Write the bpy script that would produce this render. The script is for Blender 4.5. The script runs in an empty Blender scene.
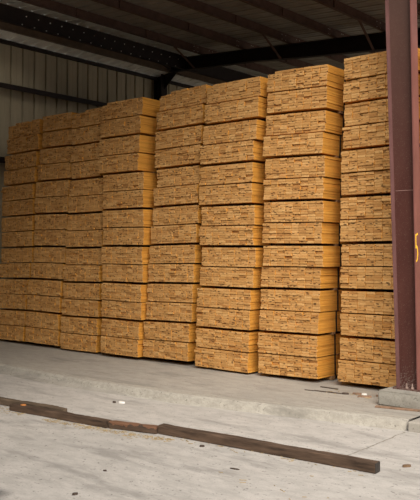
import bpy, bmesh, math, random
from mathutils import Vector, Matrix, Euler, noise
random.seed(7)
scene = bpy.context.scene
COL = scene.collection
R = random.uniform

# ------------------------------------------------------------------ helpers
def link(o, parent=None):
    COL.objects.link(o)
    if parent: o.parent = parent
    return o
def obj(name, bm, mat, parent=None, smooth=False, loc=None, rot=None):
    me = bpy.data.meshes.new(name)
    bmesh.ops.recalc_face_normals(bm, faces=bm.faces)
    if smooth:
        for f in bm.faces: f.smooth = True
    bm.to_mesh(me); bm.free()
    me.materials.append(mat)
    o = bpy.data.objects.new(name, me)
    if loc is not None: o.location = loc
    if rot is not None: o.rotation_euler = rot
    return link(o, parent)
def tag(o, label=None, cat=None, group=None, kind=None):
    if label: o['label'] = label
    if cat: o['category'] = cat
    if group: o['group'] = group
    if kind: o['kind'] = kind
    return o
def struct(name, bm, mat):
    return tag(obj(name, bm, mat), kind='structure')
def empty(name, loc, rot=(0, 0, 0)):
    o = bpy.data.objects.new(name, None)
    o.empty_display_size = .1
    o.location = loc; o.rotation_euler = rot
    return link(o)
def box(bm, x0, x1, y0, y1, z0, z1):
    v = [bm.verts.new(p) for p in ((x0,y0,z0),(x1,y0,z0),(x1,y1,z0),(x0,y1,z0),(x0,y0,z1),(x1,y0,z1),(x1,y1,z1),(x0,y1,z1))]
    for q in ((0,3,2,1),(4,5,6,7),(0,1,5,4),(1,2,6,5),(2,3,7,6),(3,0,4,7)):
        bm.faces.new([v[i] for i in q])
    return v
def bx(*a, bevel=0):
    bm = bmesh.new(); box(bm, *a)
    if bevel: bmesh.ops.bevel(bm, geom=bm.edges[:], offset=bevel, segments=2, affect='EDGES', profile=.5)
    return bm
def sweep(bm, prof, axis_pts):
    """loft a closed 2-D profile list [(a,b)] to positions given by function list"""
    rings = []
    for f in axis_pts:
        rings.append([bm.verts.new(f(a, b)) for a, b in prof])
    n = len(prof)
    for r0, r1 in zip(rings, rings[1:]):
        for i in range(n):
            bm.faces.new((r0[i], r0[(i+1) % n], r1[(i+1) % n], r1[i]))
    bm.faces.new(rings[0][::-1]); bm.faces.new(rings[-1])
def bar(bm, p, q, w, h):
    p = Vector(p); q = Vector(q); d = (q-p).normalized()
    s = d.cross(Vector((0, 0, 1)))
    if s.length < 1e-3: s = Vector((1, 0, 0))
    s.normalize(); u = s.cross(d)
    sweep(bm, [(-w/2,-h/2),(w/2,-h/2),(w/2,h/2),(-w/2,h/2)], [lambda a,b: p+s*a+u*b, lambda a,b: q+s*a+u*b])

# ------------------------------------------------------------------ materials
class NT:
    def __init__(s, name):
        s.m = bpy.data.materials.new(name); s.m.use_nodes = True
        s.t = s.m.node_tree; s.n = s.t.nodes; s.l = s.t.links
        s.b = s.n['Principled BSDF']
    def new(s, k, **kw):
        n = s.n.new(k)
        for a, v in kw.items(): setattr(n, a, v)
        return n
    def link(s, a, b): s.l.new(a, b)
    def noise(s, vec, scale, detail=4, rough=.55):
        n = s.new('ShaderNodeTexNoise'); n.inputs['Scale'].default_value = scale
        n.inputs['Detail'].default_value = detail; n.inputs['Roughness'].default_value = rough
        if vec: s.link(vec, n.inputs['Vector'])
        return n.outputs['Fac']
    def ramp(s, fac, stops, interp='LINEAR'):
        n = s.new('ShaderNodeValToRGB'); e = n.color_ramp.elements; n.color_ramp.interpolation = interp
        while len(e) < len(stops): e.new(.5)
        for k, (p, c) in zip(e, stops):
            k.position = p; k.color = (c if len(c) == 4 else (*c, 1)) if hasattr(c, '__len__') else (c, c, c, 1)
        s.link(fac, n.inputs[0]); return n.outputs[0]
    def mix(s, fac, a, b, mode='MIX'):
        n = s.new('ShaderNodeMix', data_type='RGBA', blend_type=mode)
        for sock, v in ((n.inputs[0], fac), (n.inputs[6], a), (n.inputs[7], b)):
            if hasattr(v, 'is_output'): s.link(v, sock)
            elif hasattr(v, '__len__'): sock.default_value = (*v, 1) if len(v) == 3 else v
            else: sock.default_value = v
        return n.outputs[2]
    def math(s, op, a, b=0, c=None):
        n = s.new('ShaderNodeMath', operation=op)
        for i, v in enumerate((a, b) if c is None else (a, b, c)):
            if hasattr(v, 'is_output'): s.link(v, n.inputs[i])
            else: n.inputs[i].default_value = v
        return n.outputs[0]
    def mapping(s, vec, scale=(1,1,1), loc=(0,0,0), rot=(0,0,0)):
        n = s.new('ShaderNodeMapping')
        n.inputs['Scale'].default_value = scale; n.inputs['Location'].default_value = loc; n.inputs['Rotation'].default_value = rot
        s.link(vec, n.inputs['Vector']); return n.outputs[0]
    def bump(s, h, strength=.3, dist=.01):
        n = s.new('ShaderNodeBump'); n.inputs['Strength'].default_value = strength; n.inputs['Distance'].default_value = dist
        s.link(h, n.inputs['Height']); s.link(n.outputs[0], s.b.inputs['Normal'])
    def done(s, col, rough=.8, metal=0, spec=.3):
        if hasattr(col, 'is_output'): s.link(col, s.b.inputs['Base Color'])
        else: s.b.inputs['Base Color'].default_value = (*col, 1)
        if hasattr(rough, 'is_output'): s.link(rough, s.b.inputs['Roughness'])
        else: s.b.inputs['Roughness'].default_value = rough
        s.b.inputs['Metallic'].default_value = metal
        s.b.inputs['Specular IOR Level'].default_value = spec
        return s.m

def lumber_mat():
    s = NT('sawn_lumber')
    tc = s.new('ShaderNodeTexCoord'); oi = s.new('ShaderNodeObjectInfo')
    off = s.new('ShaderNodeVectorMath', operation='SCALE')
    cmb = s.new('ShaderNodeCombineXYZ')
    s.link(oi.outputs['Random'], cmb.inputs[0]); s.link(oi.outputs['Random'], cmb.inputs[1]); s.link(oi.outputs['Random'], cmb.inputs[2])
    s.link(cmb.outputs[0], off.inputs[0]); off.inputs['Scale'].default_value = 137.
    add = s.new('ShaderNodeVectorMath', operation='ADD')
    s.link(tc.outputs['Object'], add.inputs[0]); s.link(off.outputs[0], add.inputs[1])
    v = add.outputs[0]
    # end grain
    base = s.ramp(oi.outputs['Random'], [(0,(.34,.158,.05)),(.12,(.54,.295,.105)),(.3,(.46,.235,.078)),(.5,(.64,.37,.145)),(.7,(.51,.265,.085)),(.88,(.70,.42,.17)),(1,(.42,.19,.05))])
    mott = s.noise(s.mapping(v, (1,.25,2.2)), 22, 3)
    end = s.mix(s.ramp(mott, [(.35,0.),(.7,1.)]), base, (.62,.335,.12))
    end = s.mix(.5, base, end)
    grain = s.noise(s.mapping(v, (1,.1,5)), 26, 3)
    end = s.mix(s.ramp(grain, [(.52,0.),(.66,.45)]), end, (.25,.11,.035))
    vor = s.new('ShaderNodeTexVoronoi'); vor.inputs['Scale'].default_value = 17; s.link(s.mapping(v,(.75,.05,1.9)), vor.inputs['Vector'])
    fleck = s.ramp(vor.outputs['Distance'], [(.22,1.),(.33,0.)])
    keep = s.ramp(s.noise(v, 9, 1), [(.42,0.),(.45,1.)])
    end = s.mix(s.math('MULTIPLY', s.math('MULTIPLY', fleck, keep), .82), end, (.06,.026,.012))
    # long faces: yellower planed wood, orange bounce glow painted in, grain running along Y
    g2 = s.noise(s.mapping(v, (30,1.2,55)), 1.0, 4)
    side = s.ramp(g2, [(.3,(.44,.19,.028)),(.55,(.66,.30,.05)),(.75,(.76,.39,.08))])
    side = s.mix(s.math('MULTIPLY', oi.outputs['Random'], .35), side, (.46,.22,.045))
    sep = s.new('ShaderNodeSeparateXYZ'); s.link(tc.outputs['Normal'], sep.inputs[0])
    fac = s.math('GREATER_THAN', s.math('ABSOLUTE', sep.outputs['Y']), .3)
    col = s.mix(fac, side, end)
    s.bump(grain, .25, .004)
    return s.done(col, .85, 0, .15)

def concrete_mat(name, a, b, dark, scale=1.0, stains=True, patch=False):
    s = NT(name); g = s.new('ShaderNodeNewGeometry'); p = g.outputs['Position']
    n1 = s.noise(p, .55*scale, 5, .6); n2 = s.noise(s.mapping(p,(1,2.2,1)), 3.5*scale, 6, .65); n3 = s.noise(p, 70, 3, .6)
    c = s.mix(s.ramp(n1, [(.3,0.),(.68,1.)]), a, b)
    c = s.mix(s.ramp(n2, [(.40,0.),(.62,.55)]), c, dark)
    c = s.mix(s.ramp(n3, [(.32,.5),(.48,0.)]), c, dark)
    n5 = s.noise(s.mapping(p,(1,1,1),(4,2,0)), 26, 2, .6)
    c = s.mix(s.ramp(n5, [(.30,.75),(.36,0.)]), c, tuple(x*.55 for x in dark))
    if stains:
        n4 = s.noise(s.mapping(p,(.5,1.8,1),(3.1,1,0),(0,0,.35)), 1.6, 5, .7)
        c = s.mix(s.ramp(n4, [(.53,0.),(.66,.6)]), c, tuple(x*.72 for x in dark))
    if patch:   # grey worn asphalt patch near the lower left corner of the yard
        d = s.new('ShaderNodeVectorMath', operation='DISTANCE'); w = s.new('ShaderNodeVectorMath', operation='ADD')
        nn = s.new('ShaderNodeTexNoise'); nn.inputs['Scale'].default_value = 2.5; s.link(p, nn.inputs['Vector'])
        sc = s.new('ShaderNodeVectorMath', operation='SCALE'); sc.inputs['Scale'].default_value = .35; s.link(nn.outputs['Color'], sc.inputs[0])
        s.link(p, w.inputs[0]); s.link(sc.outputs[0], w.inputs[1]); s.link(w.outputs[0], d.inputs[0]); d.inputs[1].default_value = (-4.95,3.32,-.1)
        f = s.ramp(d.outputs['Value'], [(.28,.8),(.42,0.)])
        c = s.mix(f, c, (.10,.098,.095))
    s.bump(n3, .35, .006)
    return s.done(c, .92, 0, .2)

def plain(name, col, rough=.7, metal=0, var=.25, scale=8, spec=.3, stretch=(1,1,1), bump=0):
    s = NT(name); tc = s.new('ShaderNodeTexCoord')
    n = s.noise(s.mapping(tc.outputs['Object'], stretch), scale, 5, .6)
    lo = tuple(c*(1-var) for c in col); hi = tuple(min(1, c*(1+var)) for c in col)
    c = s.ramp(n, [(.3,lo),(.7,hi)])
    if bump: s.bump(n, bump, .01)
    return s.done(c, rough, metal, spec)

def steel_primer():
    s = NT('red_oxide_steel'); tc = s.new('ShaderNodeTexCoord'); v = tc.outputs['Object']
    n = s.noise(s.mapping(v,(1,1,.3)), 6, 5)
    c = s.ramp(n, [(.3,(.062,.019,.015)),(.7,(.085,.029,.022))])
    sp = s.noise(v, 95, 2, .7)
    c = s.mix(s.ramp(sp, [(.60,0.),(.70,.45)]), c, (.22,.16,.13))
    sep = s.new('ShaderNodeSeparateXYZ'); s.link(v, sep.inputs[0])
    upper_brown = s.math('MULTIPLY', s.ramp(s.math('DIVIDE', sep.outputs['Z'], 6.), [(.38,0.),(.75,.55)]), 1.)  # browner and paler towards the top
    c = s.mix(upper_brown, c, (.085,.056,.044))
    low = s.ramp(s.math('ADD', s.math('MULTIPLY', sep.outputs['Z'], -.6), s.noise(v, 60, 2)), [(.45,0.),(.55,.25)])
    c = s.mix(low, c, (.42,.37,.33))
    return s.done(c, .55, 0, .35)

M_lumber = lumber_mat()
M_slab = concrete_mat('shed_slab_concrete', (.43,.395,.35), (.36,.335,.30), (.28,.26,.235))
M_yard = concrete_mat('yard_concrete', (.56,.525,.495), (.47,.445,.42), (.35,.33,.31), 1.3, True, True)
M_kerb = concrete_mat('rough_kerb_concrete', (.47,.44,.39), (.40,.37,.325), (.27,.25,.22), 4)
M_plinth = concrete_mat('plinth_concrete', (.42,.40,.36), (.34,.32,.285), (.22,.205,.18), 4)
M_steel = steel_primer()
M_flange = plain('red_oxide_flange_lit', (.19,.076,.066), .5, 0, .18, 7, stretch=(1,1,.4))  # paler copy of the primer: light on the outer flange painted in
M_inner = plain('paler_inner_flange', (.15,.072,.068), .5, 0, .18, 7, stretch=(1,1,.4))  # paler than the web steel
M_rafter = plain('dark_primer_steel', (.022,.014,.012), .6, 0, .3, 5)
M_purlin = plain('brown_primer_steel', (.115,.066,.05), .6, 0, .3, 6)
M_brownmember = plain('brown_eave_steel', (.14,.095,.062), .6, 0, .25, 6)
M_wall = plain('tan_wall_sheet', (.42,.36,.25), .6, 0, .12, 2.5, stretch=(1,1,.25))
M_roof = plain('dull_roof_sheet', (.34,.305,.255), .6, .0, .2, 2.0)
M_roof_pale = plain('pale_roof_sheet', (.90,.87,.80), .55, .0, .15, 3.0)  # strips much paler than the main roof sheet
M_bolt = plain('zinc_bolt', (.80,.78,.74), .5, .0, .1, 10)
M_nut = plain('rusty_nut', (.28,.20,.17), .6, .0, .3, 10)
M_strap = plain('dark_steel_strap', (.05,.045,.04), .5, .6, .2, 10)
M_bearer = plain('bearer_wood', (.23,.13,.06), .85, 0, .3, 9, stretch=(.3,1,1))
M_oldwood = plain('weathered_timber', (.088,.056,.038), .9, 0, .65, 7, stretch=(.35,3,3), bump=.6)
M_oldtop = plain('weathered_timber_red', (.19,.105,.065), .9, 0, .6, 6, stretch=(.35,3,3), bump=.6)
def red_top():
    s = NT('weathered_timber_red'); tc = s.new('ShaderNodeTexCoord'); v = tc.outputs['Object']
    n = s.noise(s.mapping(v, (.35,3,3)), 7, 5, .65)
    a = s.ramp(n, [(.3,(.035,.025,.02)),(.7,(.12,.075,.05))]); b = s.ramp(n, [(.3,(.12,.062,.038)),(.7,(.26,.13,.075))])
    sp = s.new('ShaderNodeSeparateXYZ'); s.link(v, sp.inputs[0])
    f = s.ramp(s.math('ADD', s.math('MULTIPLY', sp.outputs['Z'], 9.), s.noise(v, 14, 3)), [(.98,0.),(1.1,1.)])
    s.bump(n, .6, .01)
    return s.done(s.mix(f, a, b), .9, 0, .3)
M_oldtop = red_top()
M_oldgrey = plain('weathered_timber_grey', (.115,.082,.056), .9, 0, .55, 7, stretch=(.35,3,3), bump=.6)
M_endwood = plain('timber_end', (.045,.038,.034), .9, 0, .3, 20)
M_scrap = plain('scrap_wood', (.24,.15,.10), .9, 0, .3, 20)
M_darkscrap = plain('dark_scrap', (.07,.05,.04), .9, 0, .3, 20)
M_leaf = plain('dry_leaf', (.16,.10,.06), .9, 0, .3, 20)
M_white = plain('white_scrap', (.75,.73,.70), .8, 0, .1, 20)
M_straw = plain('straw', (.42,.32,.19), .9, 0, .35, 30)
M_paint = plain('yellow_paint', (.85,.50,.04), .6, 0, .1, 10)
M_weld = plain('pale_weld_mark', (.30,.18,.16), .6, 0, .1, 10)
M_joint = plain('joint_dirt', (.30,.275,.24), .95, 0, .3, 20)
M_orange = plain('orange_bark', (.50,.20,.06), .9, 0, .2, 20)
M_block = plain('dark_blocker_sheet', (.07,.06,.05), .8, 0, .15, 1)  # for the added out-of-frame light blockers

# ------------------------------------------------------------------ floor
EDGE = [(-30,7.10),(-13.5,7.06),(-10.4,6.96),(-9.2,6.88),(-8.1,6.82),(-6.5,6.88),(-5.5,7.04),(-4.46,7.24),(-3.68,7.36)]
def edge_y(x):
    for (a, ya), (b, yb) in zip(EDGE, EDGE[1:]):
        if x <= b: return ya + (yb-ya)*max(0, x-a)/(b-a)
    return 7.36
YB = -.10
bm = bmesh.new()
xs = [-30,-20,-15] + [-13.5+.12*i for i in range(int((13.5-3.68)/.12)+1)] + [-3.68]
rows = []
random.seed(3)
for x in xs:
    e = edge_y(x) + .025*noise.noise(Vector((x*3, 0, 0))) + .012*noise.noise(Vector((x*14, 5, 0)))
    fade = .30 if x < -8.6 else (.30-.25*min(1,(x+8.6)/2.2))     # ramped worn edge at left, square kerb at right
    rows.append([bm.verts.new(q) for q in ((x,27,0),(x,e+.14,0),(x,e+.02,-.012),(x,e-fade*.25,-.075),(x,e-fade*.55,YB-.005))])
for r0, r1 in zip(rows, rows[1:]):
    for i in range(4): bm.faces.new((r0[i], r1[i], r1[i+1], r0[i+1]))
# right hand slab beyond the joint
v0 = rows[-1]
floor = struct('floor', bm, M_slab)
bm = bx(-3.655,14,7.30,27,-.3,0,bevel=.015); struct('floor_bay', bm, M_slab)
bm = bmesh.new()   # exposed rough aggregate band along the slab edge
rr = []
for x in xs[2:]:
    e = edge_y(x); 
    w = .16 + .05*noise.noise(Vector((x*4, 9, 0)))
    j = .012*noise.noise(Vector((x*22, 2, 0)))
    rr.append([bm.verts.new(q) for q in ((x,e+w,.001),(x,e+.03+j,.004),(x,e-.02+j,-.02),(x,e-.05+j,-.085),(x,e-.075,YB-.002))])
for r0, r1 in zip(rr, rr[1:]):
    for i in range(4): bm.faces.new((r0[i], r1[i], r1[i+1], r0[i+1]))
struct('trim_1', bm, M_kerb)
bm = bmesh.new(); 
vs = [bm.verts.new(q) for q in ((-45,-25,YB),(25,-25,YB),(25,9,YB),(-45,9,YB))]; bm.faces.new(vs)
struct('floor_yard', bm, M_yard)
# cracks and expansion joints of the yard
def crack(name, pts, w, z, seed=0):
    bm = bmesh.new(); prev = None
    P = []
    for (a, b) in zip(pts, pts[1:]):
        n = 14
        for i in range(n): P.append(Vector(a).lerp(Vector(b), i/n))
    P.append(Vector(pts[-1]))
    for i, p in enumerate(P):
        o = .02*noise.noise(Vector((i*.35, seed, 0)))
        ww = w*(.6+.8*abs(noise.noise(Vector((i*.6, seed+4, 0)))))
        a = bm.verts.new((p.x-ww/2+o, p.y+o-ww/2, z)); b = bm.verts.new((p.x+ww/2+o, p.y+o+ww/2, z))
        if prev: bm.faces.new((prev[0], a, b, prev[1]))
        prev = (a, b)
    struct(name, bm, M_joint)
crack('trim_2', [(-3.66,7.25),(-3.63,6.6),(-3.62,6.05)], .02, YB+.002, 1)
crack('trim_3', [(-7.7,8.05),(-6.9,7.75),(-6.2,7.7)], .012, .002, 3)

# ------------------------------------------------------------------ walls and roof
def ribbed(p0, du, length, dz, height, nrm, pitch=.305, depth=.05):
    """corrugated sheet: trapezoid ribs every pitch along du, seen from the nrm side"""
    bm = bmesh.new(); p0 = Vector(p0); du = Vector(du); dz = Vector(dz); nrm = Vector(nrm)
    prof = []; u = 0
    while u < length:
        prof += [(u,0),(u+.12,0),(u+.125,.004),(u+.14,.004),(u+.145,0),(u+pitch-.052,0),(u+pitch-.044,-depth),(u+pitch-.008,-depth)]
        u += pitch
    prof.append((u, 0)); prev = None
    for a, d in prof:
        q = p0 + du*a + nrm*d
        pr = (bm.verts.new(q), bm.verts.new(q + dz*height))
        if prev: bm.faces.new((prev[0], pr[0], pr[1], prev[1]))
        prev = pr
    return bm
struct('wall_left', ribbed((-14,-12,0), (0,1,0), 39, (0,0,1), 6.25, (1,0,0)), M_wall)
struct('wall_back', ribbed((-14,27,0), (1,0,0), 11.8, (0,0,1), 6.6, (0,-1,0)), M_wall)
def zr(x): return 6.60 + .077*(-9.8-x)
FRONT = 7.4
def roof_strip(name, xa, za, xb, zb, y0, y1, mat, pitch=.305):
    d = Vector((xb-xa, 0, zb-za)); L = d.length; d.normalize()
    bm = ribbed((xa, y0, za), (0,1,0), y1-y0, d, L, (0,0,-1), pitch, .035)
    return struct(name, bm, mat)
roof_strip('ceiling', -12.45, zr(-12.45), -2.2, zr(-2.2), FRONT, 27, M_roof)
roof_strip('ceiling_ridge', -13.55, zr(-13.55), -12.45, zr(-12.45)+.001, FRONT, 27, M_roof_pale)
roof_strip('ceiling_eave', -14.05, 6.27, -13.55, 6.345, FRONT, 27, M_roof_pale)
bm = bmesh.new()    # closes the step between the two roof levels
vs = [bm.verts.new(q) for q in ((-13.55,FRONT,6.34),(-13.55,27,6.34),(-13.55,27,6.9),(-13.55,FRONT,6.9))]; bm.faces.new(vs)
struct('trim_4', bm, M_roof)

# unseen dark walls and canopies, added to shade the left stacks
bm = bx(-14.4,16,-12.4,-12.0,YB,8.5); struct('wall_blocker_front', bm, M_block)
bm = bx(15.6,16,-12,20,YB,8.5); struct('wall_blocker_right', bm, M_block)
bm = bx(-14.4,-4.9,-12,7.35,6.30,6.40); struct('ceiling_blocker', bm, M_block)
bm = bx(-4.88,-.5,-12,-.3,6.34,6.44); struct('ceiling_blocker_front', bm, M_block)
# ------------------------------------------------------------------ steel frame
def ibeam_prof(depth, width, tf, tw):
    h, w, k = depth/2, width/2, tw/2
    return [(-w,-h),(w,-h),(w,-h+tf),(k,-h+tf),(k,h-tf),(w,h-tf),(w,h),(-w,h),(-w,h-tf),(-k,h-tf),(-k,-h+tf),(-w,-h+tf)]
# column on the plinth: flanges and web
col = empty('steel_column', (-4.046,8.16,.17))
tag(col, 'red oxide painted tapered steel column bolted on a concrete plinth at right', 'column')
ZT = 5.85
def quad_prism(x0a, x1a, x0b, x1b, y0, y1, z0, z1):
    bm = bmesh.new()
    a = [bm.verts.new(p) for p in ((x0a,y0,z0),(x1a,y0,z0),(x1a,y1,z0),(x0a,y1,z0))]
    b = [bm.verts.new(p) for p in ((x0b,y0,z1),(x1b,y0,z1),(x1b,y1,z1),(x0b,y1,z1))]
    bm.faces.new(a[::-1]); bm.faces.new(b)
    for i in range(4): bm.faces.new((a[i], a[(i+1)%4], b[(i+1)%4], b[i]))
    return bm
# local coordinates: column empty at (-4.07, 8.16, .17); lean per metre from the photograph
lb, lt = -.125, -.27
rb, rt = .115, .062
k = (ZT)/4.5
lt = lb + (-.115)*k; rt = rb + (-.055)*k
obj('flange', quad_prism(lb-.012, lb, lt-.012, lt, -.075, .075, .016, ZT), M_inner, col)['label'] = 'inner flange'
obj('web', quad_prism(lb, rb, lt, rt, -.005, .005, .016, ZT), M_steel, col)
fl = obj('flange', quad_prism(rb, rb+.014, rt, rt+.014, -.075, .075, .016, ZT), M_flange, col)
fl['label'] = 'pinkish outer flange facing the light'
obj('base_plate', bx(-.17,.16,-.10,.10,0,.016), M_steel, col)
for (x, y) in ((-.02,-.055),(.05,-.055),(-.02,.055),(.05,.055)):
    bm = bmesh.new(); bmesh.ops.create_cone(bm, cap_ends=True, segments=10, radius1=.008, radius2=.008, depth=.06, matrix=Matrix.Translation((x,y,.045)))
    bmesh.ops.create_cone(bm, cap_ends=True, segments=6, radius1=.019, radius2=.019, depth=.018, matrix=Matrix.Translation((x,y,.025)))
    obj('anchor_bolt', bm, M_nut, col)
obj('weld_seam', bx(-.165,.085,-.0065,-.0055,2.27,2.276), M_weld, col)
# sprayed yellow mark on the outer flange
def flx(z): return rb + .0145 + (rt-rb)*z/ZT
strokes = [[(-.046,1.76),(-.066,1.755),(-.0665,1.61),(-.045,1.63),(-.030,1.60),(-.024,1.54),(-.040,1.475),(-.064,1.46)], [(-.046,1.76),(-.018,1.77)]]
bm = bmesh.new()
for st in strokes:
    for (a, b) in zip(st, st[1:]):
        p = Vector((flx(a[1])+.001, a[0], a[1])); q = Vector((flx(b[1])+.001, b[0], b[1]))
        d = (q-p).normalized(); n = Vector((1,0,0)); s_ = d.cross(n).normalized()*.010
        p -= d*.004; q += d*.004
        vs = [bm.verts.new(c) for c in (p-s_, p+s_, q+s_, q-s_)]; f = bm.faces.new(vs)
        r = bmesh.ops.extrude_face_region(bm, geom=[f]); 
        for v in [g for g in r['geom'] if isinstance(g, bmesh.types.BMVert)]: v.co.x += .0012
obj('painted_mark', bm, M_paint, col)['label'] = 'hand sprayed yellow figure 5'

# plinth
bm = bmesh.new(); box(bm, -4.31,-3.2,7.87,8.50,-.002,.17)
bmesh.ops.bevel(bm, geom=bm.edges[:], offset=.018, segments=2, affect='EDGES')
bmesh.ops.subdivide_edges(bm, edges=[e for e in bm.edges if e.calc_length() > .1], cuts=6, use_grid_fill=True)
for v in bm.verts:
    if v.co.z > .01 and v.co.z < .165:
        n = noise.noise(v.co*9); v.co.x += .006*n; v.co.y += .006*n
o = obj('concrete_plinth', bm, M_plinth)
tag(o, 'rough grey concrete plinth block carrying the red steel column', 'plinth')

# rafter along X behind the stacks
def rafter_z(x):
    B = [(-14,6.38),(-13.5,6.35),(-10.84,6.18),(-9.5,6.05),(-7.34,5.86),(-5,5.68),(10,4.5)]
    for (a, za), (b, zb) in zip(B, B[1:]):
        if x <= b: return za + (zb-za)*(x-a)/(b-a)
    return 4.5
def rafter(y, label):
    r = empty('steel_rafter', (-14, y, 6.0)); tag(r, label, 'beam', 'roof beams')
    X = [-13.96,-13.5,-12,-10.84,-9.5,-7.34,-5,-2.3]
    for nm, f in (('web', lambda x: [(-.005,rafter_z(x)+.006),(.005,rafter_z(x)+.006),(.005,zr(x)-.225),(-.005,zr(x)-.225)]),
                  ('bottom_flange', lambda x: [(-.075,rafter_z(x)-.006),(.075,rafter_z(x)-.006),(.075,rafter_z(x)+.006),(-.075,rafter_z(x)+.006)]),
                  ('top_flange', lambda x: [(-.075,zr(x)-.225),(.075,zr(x)-.225),(.075,zr(x)-.213),(-.075,zr(x)-.213)])):
        bm = bmesh.new(); prev = None
        for i, x in enumerate(X):
            ring = [bm.verts.new((x+14, a, z-6.0)) for a, z in f(x)]
            if prev:
                for k_ in range(4): bm.faces.new((prev[k_], prev[(k_+1)%4], ring[(k_+1)%4], ring[k_]))
            else: bm.faces.new(ring[::-1])
            prev = ring
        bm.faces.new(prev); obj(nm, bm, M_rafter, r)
    return r
RY = 14.06
RAF = rafter(RY, 'near black roof beam crossing above the lumber stacks, carried by the wall post')
# wall post
p = empty('steel_post', (-13.86, RY, 0)); tag(p, 'dark steel post against the tan metal wall behind the lumber stacks', 'post')
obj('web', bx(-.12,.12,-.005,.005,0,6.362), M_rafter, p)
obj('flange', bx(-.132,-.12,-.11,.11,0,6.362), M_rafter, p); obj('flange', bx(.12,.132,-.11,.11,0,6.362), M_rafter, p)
obj('knee_plate', quad_prism(.275,.285,.275,.76,-.006,.006,-.05,.335), M_rafter, RAF)

def zee(bm, x, z, h, y0, y1, w=.065, t=.006, flip=1):
    for a in ((x-t/2,x+t/2,z,z+h),(min(x,x+flip*w),max(x,x+flip*w),z,z+t),(min(x,x-flip*w),max(x,x-flip*w),z+h-t,z+h)):
        box(bm, a[0],a[1],y0,y1,a[2],a[3])
bolt_me = None
def bolt(parent, loc, r=.012, rot=(0, math.pi/2, 0)):
    global bolt_me
    if bolt_me is None:
        bm = bmesh.new(); bmesh.ops.create_cone(bm, cap_ends=True, segments=6, radius1=.012, radius2=.010, depth=.012)
        bolt_me = bpy.data.meshes.new('bolt'); bm.to_mesh(bolt_me); bm.free(); bolt_me.materials.append(M_bolt)
    o = bpy.data.objects.new('bolt', bolt_me); o.location = loc; o.rotation_euler = rot; o.scale = (r/.012,)*3
    return link(o, parent)
PX = [-12.4,-11.1,-9.8,-8.64,-7.48,-6.3,-5.1,-3.9]
words = ['first','second','third','fourth','fifth','sixth','seventh','eighth']
for i, x in enumerate(PX):
    z = zr(x) - .213
    p = empty('roof_purlin', (x, FRONT, z))
    bm = bmesh.new(); zee(bm, 0, 0, .205, .05, 27-FRONT-.1)
    obj('zee_section', bm, M_purlin, p)
    yb = RY-FRONT
    for dy in (-.30,-.24,.24,.30) if i % 2 else (-.34,-.2,.22,.34):
        for dz in (.05,.155): bolt(p, (.006, yb+dy, dz), .009)
    if x in (-12.4,-9.8,-7.48):
        bm = bmesh.new(); bar(bm, (.03, yb-1.1, .02), (-.22, yb-.085, rafter_z(x)-z+.02), .05, .012)
        obj('flange_brace', bm, M_purlin, p)
    for yy in (2.7, 4.7, 8.3):
        obj('sag_clip', bx(-.03,.03,yy,yy+.02,.02,.19), M_purlin, p)
    tag(p, '%s brown roof purlin from the left wall, after the bolted pair' % words[i] if i < 6 else
        ('roof purlin passing above the last stacks left of the steel column' if i == 6 else 'roof purlin passing right of the steel column top'), 'purlin', 'roof purlins')
# eave pair with rows of bolts
p = empty('eave_girder', (-13.5, FRONT, 6.32)); tag(p, 'brown eave member running just above the left wall with pale bolts along its top', 'beam')
bm = bmesh.new(); zee(bm, 0, 0, .185, .05, 27-FRONT-.1, .07); obj('zee_section', bm, M_brownmember, p)
p2 = empty('ridge_girder', (-13.0, FRONT, 6.31)); tag(p2, 'black deep roof member with a row of pale bolts beside the brown eave member', 'beam')
bm = bmesh.new(); zee(bm, 0, 0, .36, .05, 27-FRONT-.1, .09); obj('zee_section', bm, M_rafter, p2)
for kx in range(17):
    y = 9.2 + .3*kx - FRONT
    if abs(y + FRONT - RY) < .2: continue
    bolt(p2, (.008, y, .05), .014); bolt(p2, (.008, y+.1, .235), .014)
bm = bmesh.new(); bar(bm, (.09,RY-FRONT-1.2,.02), (.0,RY-FRONT-.12,-.15), .035, .01); obj('flange_brace', bm, M_rafter, p2)
# wall girts and top trim
for z, h, lab in ((5.20,.11,'upper dark girt running along the tan metal wall'), (3.62,.11,'middle dark girt of the tan wall, seen left of the stacks'), (2.0,.11,'lowest girt of the tan wall')):
    if z == 2.0: continue
    p = empty('wall_girt', (-13.99, -4, z)); tag(p, lab, 'girt', 'wall girts')
    bm = bmesh.new(); box(bm, .0,.20,.1,30.8,h-.008,h); box(bm, .192,.20,.1,30.8,0,h-.0085); box(bm, .0,.008,.1,30.8,h+.0,h+.05)
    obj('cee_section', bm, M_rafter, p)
bm = bx(-13.98,-13.90,-4,26.9,6.19,6.265); struct('trim_5', bm, M_rafter)

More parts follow.
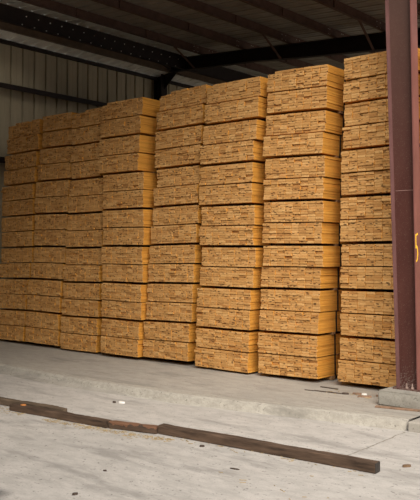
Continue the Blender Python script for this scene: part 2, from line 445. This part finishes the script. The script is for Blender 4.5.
# ------------------------------------------------------------------ lumber
L = 4.88
BH = .0334; RH = .0345
def board_mesh(w, length=L):
    bm = bmesh.new(); c = .0032; h = BH
    def ring(y, i): return [bm.verts.new(p) for p in ((-w/2+i,y,i),(w/2-i,y,i),(w/2-i,y,h-i),(-w/2+i,y,h-i))]
    rs = [ring(0,c), ring(c,0), ring(length-c,0), ring(length,c)]
    bm.faces.new(rs[0]); bm.faces.new(rs[-1][::-1])
    for a, b in zip(rs, rs[1:]):
        for i in range(4): bm.faces.new((a[i], b[i], b[(i+1)%4], a[(i+1)%4]))
    bmesh.ops.recalc_face_normals(bm, faces=bm.faces)
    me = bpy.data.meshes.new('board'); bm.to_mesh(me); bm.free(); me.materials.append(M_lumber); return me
def strap_mesh(W, H, y):
    bm = bmesh.new(); t = .003; w = .032
    o = .005
    for a in ((-o-t,-o,y,y+w,-.003,H+.003),(W+o,W+o+t,y,y+w,-.003,H+.003),(-o-t,W+o+t,y,y+w,H+.003,H+.0045),(-o-t,W+o+t,y,y+w,-.0045,-.003)):
        box(bm, *a)
    me = bpy.data.meshes.new('strap'); bmesh.ops.recalc_face_normals(bm, faces=bm.faces); bm.to_mesh(me); bm.free(); me.materials.append(M_strap); return me
def bearer_mesh(W, h, w=.07):
    bm = bx(-.005, W+.006, 0, w, -h, -.0005)
    me = bpy.data.meshes.new('bearer'); bm.to_mesh(me); bm.free(); me.materials.append(M_bearer); return me

PITCH = .604; Z0 = .05
def tier_z(t): return Z0 + PITCH*(t//2) + (.291 if t % 2 else 0)
def interp(tab, z):
    tab = sorted(tab)
    if z <= tab[0][0]: return tab[0][1]
    for (a, xa), (b, xb) in zip(tab, tab[1:]):
        if z <= b: return xa + (xb-xa)*(z-a)/max(b-a,1e-4)
    return tab[-1][1]
# left front edge X by height (z, X), face width, number of boards across, front Y
S = {
 'A': dict(t=[(0,-13.10),(.9,-13.03),(1.8,-12.84),(2.46,-12.84),(2.77,-12.83),(3.05,-12.80),(3.31,-12.73),(3.59,-12.70),(3.9,-12.64),(4.2,-12.62)], W=1.0, n=8, Y=8.76),
 'B': dict(t=[(0,-12.05),(.6,-12.05),(.96,-11.97),(1.23,-11.94),(1.55,-11.83),(1.85,-11.81),(2.48,-11.77),(3.07,-11.73),(3.36,-11.66),(3.69,-11.61),(4.2,-11.53)], W=.985, n=8, Y=8.72),
 'C': dict(t=[(0,-11.01),(.3,-11.0),(.94,-10.96),(1.24,-10.94),(1.82,-10.87),(2.43,-10.81),(2.99,-10.76),(3.32,-10.73),(4.23,-10.71)], W=.985, n=8, Y=8.69),
 'D': dict(t=[(0,-9.95),(.64,-9.92),(1.26,-9.90),(1.82,-9.91),(1.86,-9.87),(2.43,-9.87),(2.5,-9.91),(3.02,-9.88),(3.08,-10.02),(3.38,-9.98),(3.67,-9.97),(3.99,-9.91),(4.2,-9.88)], W=.985, n=8, Y=8.61),
 'E': dict(t=[(0,-8.92),(.57,-8.86),(.65,-8.83),(1.25,-8.79),(1.8,-8.73),(1.88,-8.76),(2.46,-8.68),(2.93,-8.60),(3.05,-8.66),(3.62,-8.62),(4.2,-8.53)], W=.985, n=8, Y=8.68),
 'F': dict(t=[(0,-7.80),(.57,-7.76),(.9,-7.74),(1.25,-7.70),(1.80,-7.65),(1.88,-7.70),(2.42,-7.66),(2.5,-7.72),(3.1,-7.68),(3.41,-7.64),(3.65,-7.60),(4.23,-7.55)], W=1.01, n=8, Y=8.62),
 'G': dict(t=[(0,-6.60),(.32,-6.60),(.63,-6.58),(.93,-6.56),(1.26,-6.56),(1.80,-6.48),(1.9,-6.54),(2.43,-6.47),(2.5,-6.51),(3.05,-6.46),(3.14,-6.50),(3.4,-6.46),(3.7,-6.45),(4.01,-6.43),(4.29,-6.39)], W=.98, n=8, Y=8.63),
 'H': dict(t=[(0,-5.30),(.65,-5.26),(1.21,-5.24),(1.29,-5.27),(1.83,-5.22),(1.9,-5.25),(2.49,-5.25),(3.07,-5.21),(3.6,-5.18),(3.71,-5.22),(4.23,-5.18)], W=.97, n=8, Y=8.68),
 'I': dict(t=[(0,-4.17),(2,-4.12),(3.09,-4.10),(4.22,-4.08)], W=.95, n=8, Y=8.74),
}
where = {
 'A': 'the leftmost stack, nearest the metal wall', 'B': 'the second stack from the left', 'C': 'the third stack from the left',
 'D': 'the fourth stack from the left', 'E': 'the fifth stack from the left', 'F': 'the sixth stack from the left',
 'G': 'the seventh stack from the left', 'H': 'the stack just left of the steel column', 'I': 'the stack mostly hidden behind the steel column'}
ordn = {0:'topmost',1:'second from top',2:'third from top',3:'fourth from top',4:'fifth from top',5:'sixth from top',6:'seventh from top',
        13:'lowest',12:'second from floor',11:'third from floor',10:'fourth from floor',9:'fifth from floor',8:'sixth from floor',7:'seventh from floor'}
GT = [-.016,-.013,-.009,-.004,.002,.008,.014,.020,.026,.031,.035,.038,.040,.040]
random.seed(21)
KEYS = list(S); cache = {}
STILT = dict(A=-.014,B=.014,C=-.006,D=.010,E=-.012,F=.007,H=-.003,I=.0)
ZOFF = dict(A=0,B=.022,C=-.018,D=.012,E=.018,F=-.012,G=.0,H=.012,I=0)
def kit(W):
    W = round(W, 2)
    if W in cache: return cache[W]
    n = max(5, round(W/.123)); cw = W/n
    bms = [board_mesh(cw-.0030), board_mesh(cw-.0055, L-.012), board_mesh(cw-.0022, L+.006)]
    HT = 8*RH - .0011
    straps = [strap_mesh(W, HT, .42), strap_mesh(W, HT, L-.5)]
    br_thick, br_thin, br_floor = bearer_mesh(W, .034), bearer_mesh(W, .013, .04), bearer_mesh(W, Z0-.0005, .09)
    cache[W] = (W, n, cw, bms, HT, straps, br_thick, br_thin, br_floor)
    return cache[W]
XL = {}
for key in KEYS:
    for t in range(14): XL[key, t] = interp(S[key]['t'], tier_z(t)+.12)*S[key]['Y']/8.64 + R(-.008,.008)
for ki, (key, s) in enumerate(S.items()):
    for t in range(14):
        z = tier_z(t) + ZOFF[key]; x = XL[key, t]
        room = 9 if ki == len(KEYS)-1 else min(XL[KEYS[ki+1], u] for u in (t,)) - x - (.05 if key in 'AB' else .06)
        W, n, cw, bms, HT, straps, br_thick, br_thin, br_floor = kit(min(s['W'], room))
        tilt = GT[t] if key == 'G' else STILT[key] + R(-.003,.003)
        y = s['Y'] + R(-.014,.014)
        zz = z + (GT[t]*.3 if key == 'G' else 0)
        e = empty('lumber_bundle', (x, y, zz), (0, tilt, R(-.003,.003)))
        top = ordn[13-t]
        lab = 'lumber bundle, %s in %s' % (top, where[key])
        tag(e, lab, 'lumber bundle', 'stacked bundles of sawn lumber')
        for r in range(8):
            ry = R(-.004,.004)
            rx = R(-.006,.006)
            for c in range(n):
                if t == 13 and r == 7:
                    if key == 'G' and c == 0: continue
                    if key == 'F' and c in (0,): continue
                    if key == 'E' and c in (0,1): continue
                    if key == 'C' and c in (0,1,2): continue
                    if key == 'A' and c in (0,1,5): continue
                    if key == 'D' and c == 0: continue
                if t == 13 and r == 6 and key == 'F' and c == 0 and False: continue
                o = bpy.data.objects.new('board', random.choice(bms))
                COL.objects.link(o); o.parent = e
                prot = random.random()
                dy = ry + R(-.007,.007) + (-.014 if prot > .96 else (.012 if prot < .07 else 0))
                o.location = ((c+.5)*cw + rx*(.3 if 0 < c < n-1 else 1) , dy, r*RH)
        for sm in straps:
            o = bpy.data.objects.new('strap', sm); COL.objects.link(o); o.parent = e
        bmz = br_floor if t == 0 else (br_thin if t % 2 else br_thick)
        for yy in ((.34, 1.7, 3.2, 4.5) if t % 2 == 0 else (.5, 2.4, 4.3)):
            o = bpy.data.objects.new('bearer', bmz); COL.objects.link(o); o.parent = e; o.location = (R(-.002,.002), yy, 0)
            if t == 0: o.scale.z = (Z0+ZOFF[key])/Z0

# ------------------------------------------------------------------ timbers in the yard
def timber(name, a, b, w, h, z, mat, label, cat='timber', endmat=None, seed=0, chip=.006, group=None):
    a = Vector((*a, 0)); b = Vector((*b, 0)); d = b-a; Lh = d.length
    ang = math.atan2(d.y, d.x)
    root = empty(name, (a.x, a.y, z), (0, 0, ang)) if endmat else None
    bm = bmesh.new(); n = int(Lh/.05)+2; prev = None
    prof = [(-w/2,.008),(-w/2+.008,0),(w/2-.008,0),(w/2,.008),(w/2,h-.008),(w/2-.008,h),(0,h+.001),(-w/2+.008,h),(-w/2,h-.008)]
    for i in range(n+1):
        x = Lh*i/n; ring = []
        for j, (p, q) in enumerate(prof):
            k_ = noise.noise(Vector((x*3.1, j*1.7+seed*9, seed)))*chip + noise.noise(Vector((x*13, j*2.7+seed*5, seed)))*chip*.5
            zz = q + (k_*.9 if q > h*.5 else 0)
            ring.append(bm.verts.new((x, p + k_, zz)))
        if prev:
            m = len(prof)
            for k_ in range(m): bm.faces.new((prev[k_], prev[(k_+1)%m], ring[(k_+1)%m], ring[k_]))
        else: bm.faces.new(ring)
        prev = ring
    bm.faces.new(prev[::-1])
    if root:
        obj('beam_body', bm, mat, root)
        c = empty; e2 = obj('cut_end', bx(Lh, Lh+.004, -w/2+.004, w/2-.004, .004, h-.004), endmat, root); e2['label'] = 'dark split end'
        tag(root, label, cat, group); return root
    o = obj(name, bm, mat); o.location = (a.x, a.y, z); o.rotation_euler = (0,0,ang)
    return tag(o, label, cat, group)
timber('old_timber', (-5.50,5.595), (-3.15,5.75), .095, .088, YB+.001, M_oldwood, 'long weathered brown timber lying in the foreground, ending at right with a dark cut end', endmat=M_endwood, seed=1)
timber('old_timber', (-6.06,5.42), (-5.51,5.56), .085, .075, YB+.001, M_oldtop, 'short reddish timber lying between the two longer old timbers on the ground', seed=2, chip=.012)
timber('old_timber', (-7.62,5.29), (-6.08,5.41), .085, .075, YB+.001, M_oldwood, 'dark cracked timber at far left with an orange spot near its end', seed=3, chip=.010)
timber('old_plank', (-8.6,5.37), (-6.93,5.50), .09, .078, YB+.001, M_oldgrey, 'grey worn plank lying behind the dark timber at far left', 'plank', seed=4, chip=.008)

def chip_obj(name, x, y, z, lx, ly, lz, rot, mat, label, cat, group=None, seed=0):
    bm = bmesh.new()
    n = 7
    ring0 = []; ring1 = []
    for i in range(n):
        a = 2*math.pi*i/n; r = 1 + .3*noise.noise(Vector((i*1.3, seed*3.1, 0)))
        ring0.append(bm.verts.new((math.cos(a)*lx/2*r, math.sin(a)*ly/2*r, 0)))
        ring1.append(bm.verts.new((math.cos(a)*lx/2*r*.9, math.sin(a)*ly/2*r*.9, lz*(1+.4*noise.noise(Vector((i, seed, 1)))))))
    bm.faces.new(ring0[::-1]); bm.faces.new(ring1)
    for i in range(n): bm.faces.new((ring0[i], ring0[(i+1)%n], ring1[(i+1)%n], ring1[i]))
    o = obj(name, bm, mat); o.location = (x, y, z); o.rotation_euler = (0,0,rot)
    return tag(o, label, cat, group)
def strip(name, x, y, z, l, w, h, rot, mat, label, cat, group=None):
    o = obj(name, bx(-l/2,l/2,-w/2,w/2,0,h,bevel=min(w,h)*.15), mat); o.location = (x,y,z); o.rotation_euler = (0,0,rot)
    return tag(o, label, cat, group)
g = 'thin wood strips on the slab'
strip('wood_strip', -5.31,8.45,.001,.27,.025,.010,-.05,M_darkscrap,'dark thin wood strip on the slab, the farther one of the parallel pair','wood strip',g)
strip('wood_strip', -5.15,8.19,.001,.40,.022,.010,.10,M_darkscrap,'longest dark thin wood strip, nearer one of the parallel pair on the slab','wood strip',g)
strip('wood_strip', -5.41,8.15,.001,.13,.020,.008,.12,M_darkscrap,'short dark sliver lying left of the parallel strips on the slab','wood strip',g)
strip('wood_plank', -4.02,7.80,.001,.50,.055,.018,.20,M_scrap,'thin brown board lying on the slab against the foot of the concrete plinth','plank')
random.seed(5)
labs = ['reddish wood scrap left of the concrete plinth','flat brown wood scrap nearest the plinth, under the last stack','small dark wood scrap among the litter left of the plinth','tan broken board piece in the litter left of the plinth']
sp = [(-4.80,8.30,.16,.05,M_scrap),(-4.50,8.36,.20,.06,M_scrap),(-4.93,8.22,.09,.04,M_darkscrap),(-4.66,8.20,.17,.05,M_scrap)]
for i, ((x,y,a,b,m), lb_) in enumerate(zip(sp, labs)):
    chip_obj('wood_scrap', x, y, .001, a, b, .02, R(-.6,.6), m, lb_, 'wood scrap', 'litter beside the plinth', i)
chip_obj('plastic_scrap', -4.72,8.30,.001,.07,.05,.025,.4,M_white,'small white scrap in the litter left of the plinth','scrap',None,9)
chip_obj('paper_scrap', -6.97,6.40,YB+.001,.10,.05,.022,.2,M_white,'small crumpled white scrap on the yard behind the timbers','scrap',None,5)
chip_obj('dark_pebble', -7.05,6.36,YB+.001,.05,.035,.02,.2,M_darkscrap,'dark pebble touching the white scrap on the yard','pebble',None,6)
chip_obj('fallen_leaf', -3.05,6.07,YB+.001,.08,.03,.02,.9,M_leaf,'brown curled leaf on the yard right of the long timber','leaf',None,7)
chip_obj('bark_chip', -4.11,5.06,YB+.001,.09,.02,.008,.2,M_darkscrap,'dark bark chip in front of the long timber','chip','small chips on the yard',8)
chip_obj('bark_chip', -4.82,5.45,YB+.001,.05,.03,.015,.5,M_darkscrap,'small dark chip close to the front of the long timber','chip','small chips on the yard',11)
chip_obj('bark_chip', -4.58,3.74,YB+.001,.05,.025,.015,1.2,M_darkscrap,'tiny dark chip near the bottom edge of the yard','chip','small chips on the yard',12)
chip_obj('bark_chip', -4.89,4.31,YB+.001,.035,.02,.01,.3,M_darkscrap,'tiny dark chip in the middle of the left foreground','chip','small chips on the yard',13)
chip_obj('bark_piece', -7.42,5.305,YB+.078,.07,.05,.012,.3,M_orange,'orange bark piece on top of the dark timber at far left','bark',None,14)
# straw and splinters along the timbers
bm = bmesh.new(); random.seed(11)
def along(n, x0, x1, f, sd, zb):
    for _ in range(n):
        x = R(x0, x1); y = f(x) + random.gauss(0, sd); l = R(.012,.06); a = R(-.9,.9)
        d = Vector((math.cos(a), math.sin(a), R(-.05,.05)))*l/2
        bar(bm, Vector((x,y,zb+.004))-d, Vector((x,y,zb+.004))+d, .004, .004)
along(260, -6.9, -5.2, lambda x: 5.20+.13*(x+6.9)/1.0, .04, YB)
along(90, -8.2, -7.3, lambda x: 5.22, .06, YB)
along(35, -5.3, -3.2, lambda x: 5.50+.08*(x+5.3), .05, YB)
along(10, -4.2, -3.0, lambda x: 4.9, .25, YB)
along(40, -5.2, -4.4, lambda x: 8.28, .07, 0)
o = obj('straw_litter', bm, M_straw); tag(o, 'loose straw and splinters scattered along the old timbers on the yard', 'straw', None, 'stuff')

# ------------------------------------------------------------------ outdoors light
w = bpy.data.worlds.new('overcast_sky'); scene.world = w; w.use_nodes = True
nt = w.node_tree; bg = nt.nodes['Background']
tc = nt.nodes.new('ShaderNodeTexCoord'); sep = nt.nodes.new('ShaderNodeSeparateXYZ'); rp = nt.nodes.new('ShaderNodeValToRGB')
nt.links.new(tc.outputs['Generated'], sep.inputs[0]); nt.links.new(sep.outputs['Z'], rp.inputs[0])
rp.color_ramp.elements[0].color = (1,.97,.92,1); rp.color_ramp.elements[1].color = (.94,.96,1,1)
nt.links.new(rp.outputs[0], bg.inputs[0]); bg.inputs[1].default_value = .62
sun = bpy.data.lights.new('sun', 'SUN'); sun.energy = 4.9; sun.angle = math.radians(50); sun.color = (1,.93,.82)
so = bpy.data.objects.new('sun', sun); COL.objects.link(so)
d = Vector((-.60,.52,-.62)); so.rotation_euler = d.to_track_quat('-Z','Y').to_euler()

# ------------------------------------------------------------------ camera
cam = bpy.data.cameras.new('camera'); co = bpy.data.objects.new('camera', cam); COL.objects.link(co)
F = 770; P = math.atan(.025)
cam.sensor_fit = 'VERTICAL'; cam.sensor_height = 24; cam.lens = F/500*24
co.location = (0,0,1.7)
co.rotation_euler = (math.pi/2+P, 0, math.radians(40.9))
cam.shift_y = -14.25/500*-1*-1
cam.clip_end = 200
scene.camera = co
vs_ = scene.view_settings
vs_.view_transform = 'Standard'; vs_.look = 'None'; vs_.gamma = 1; vs_.use_curve_mapping = False
vs_.exposure = 0.23
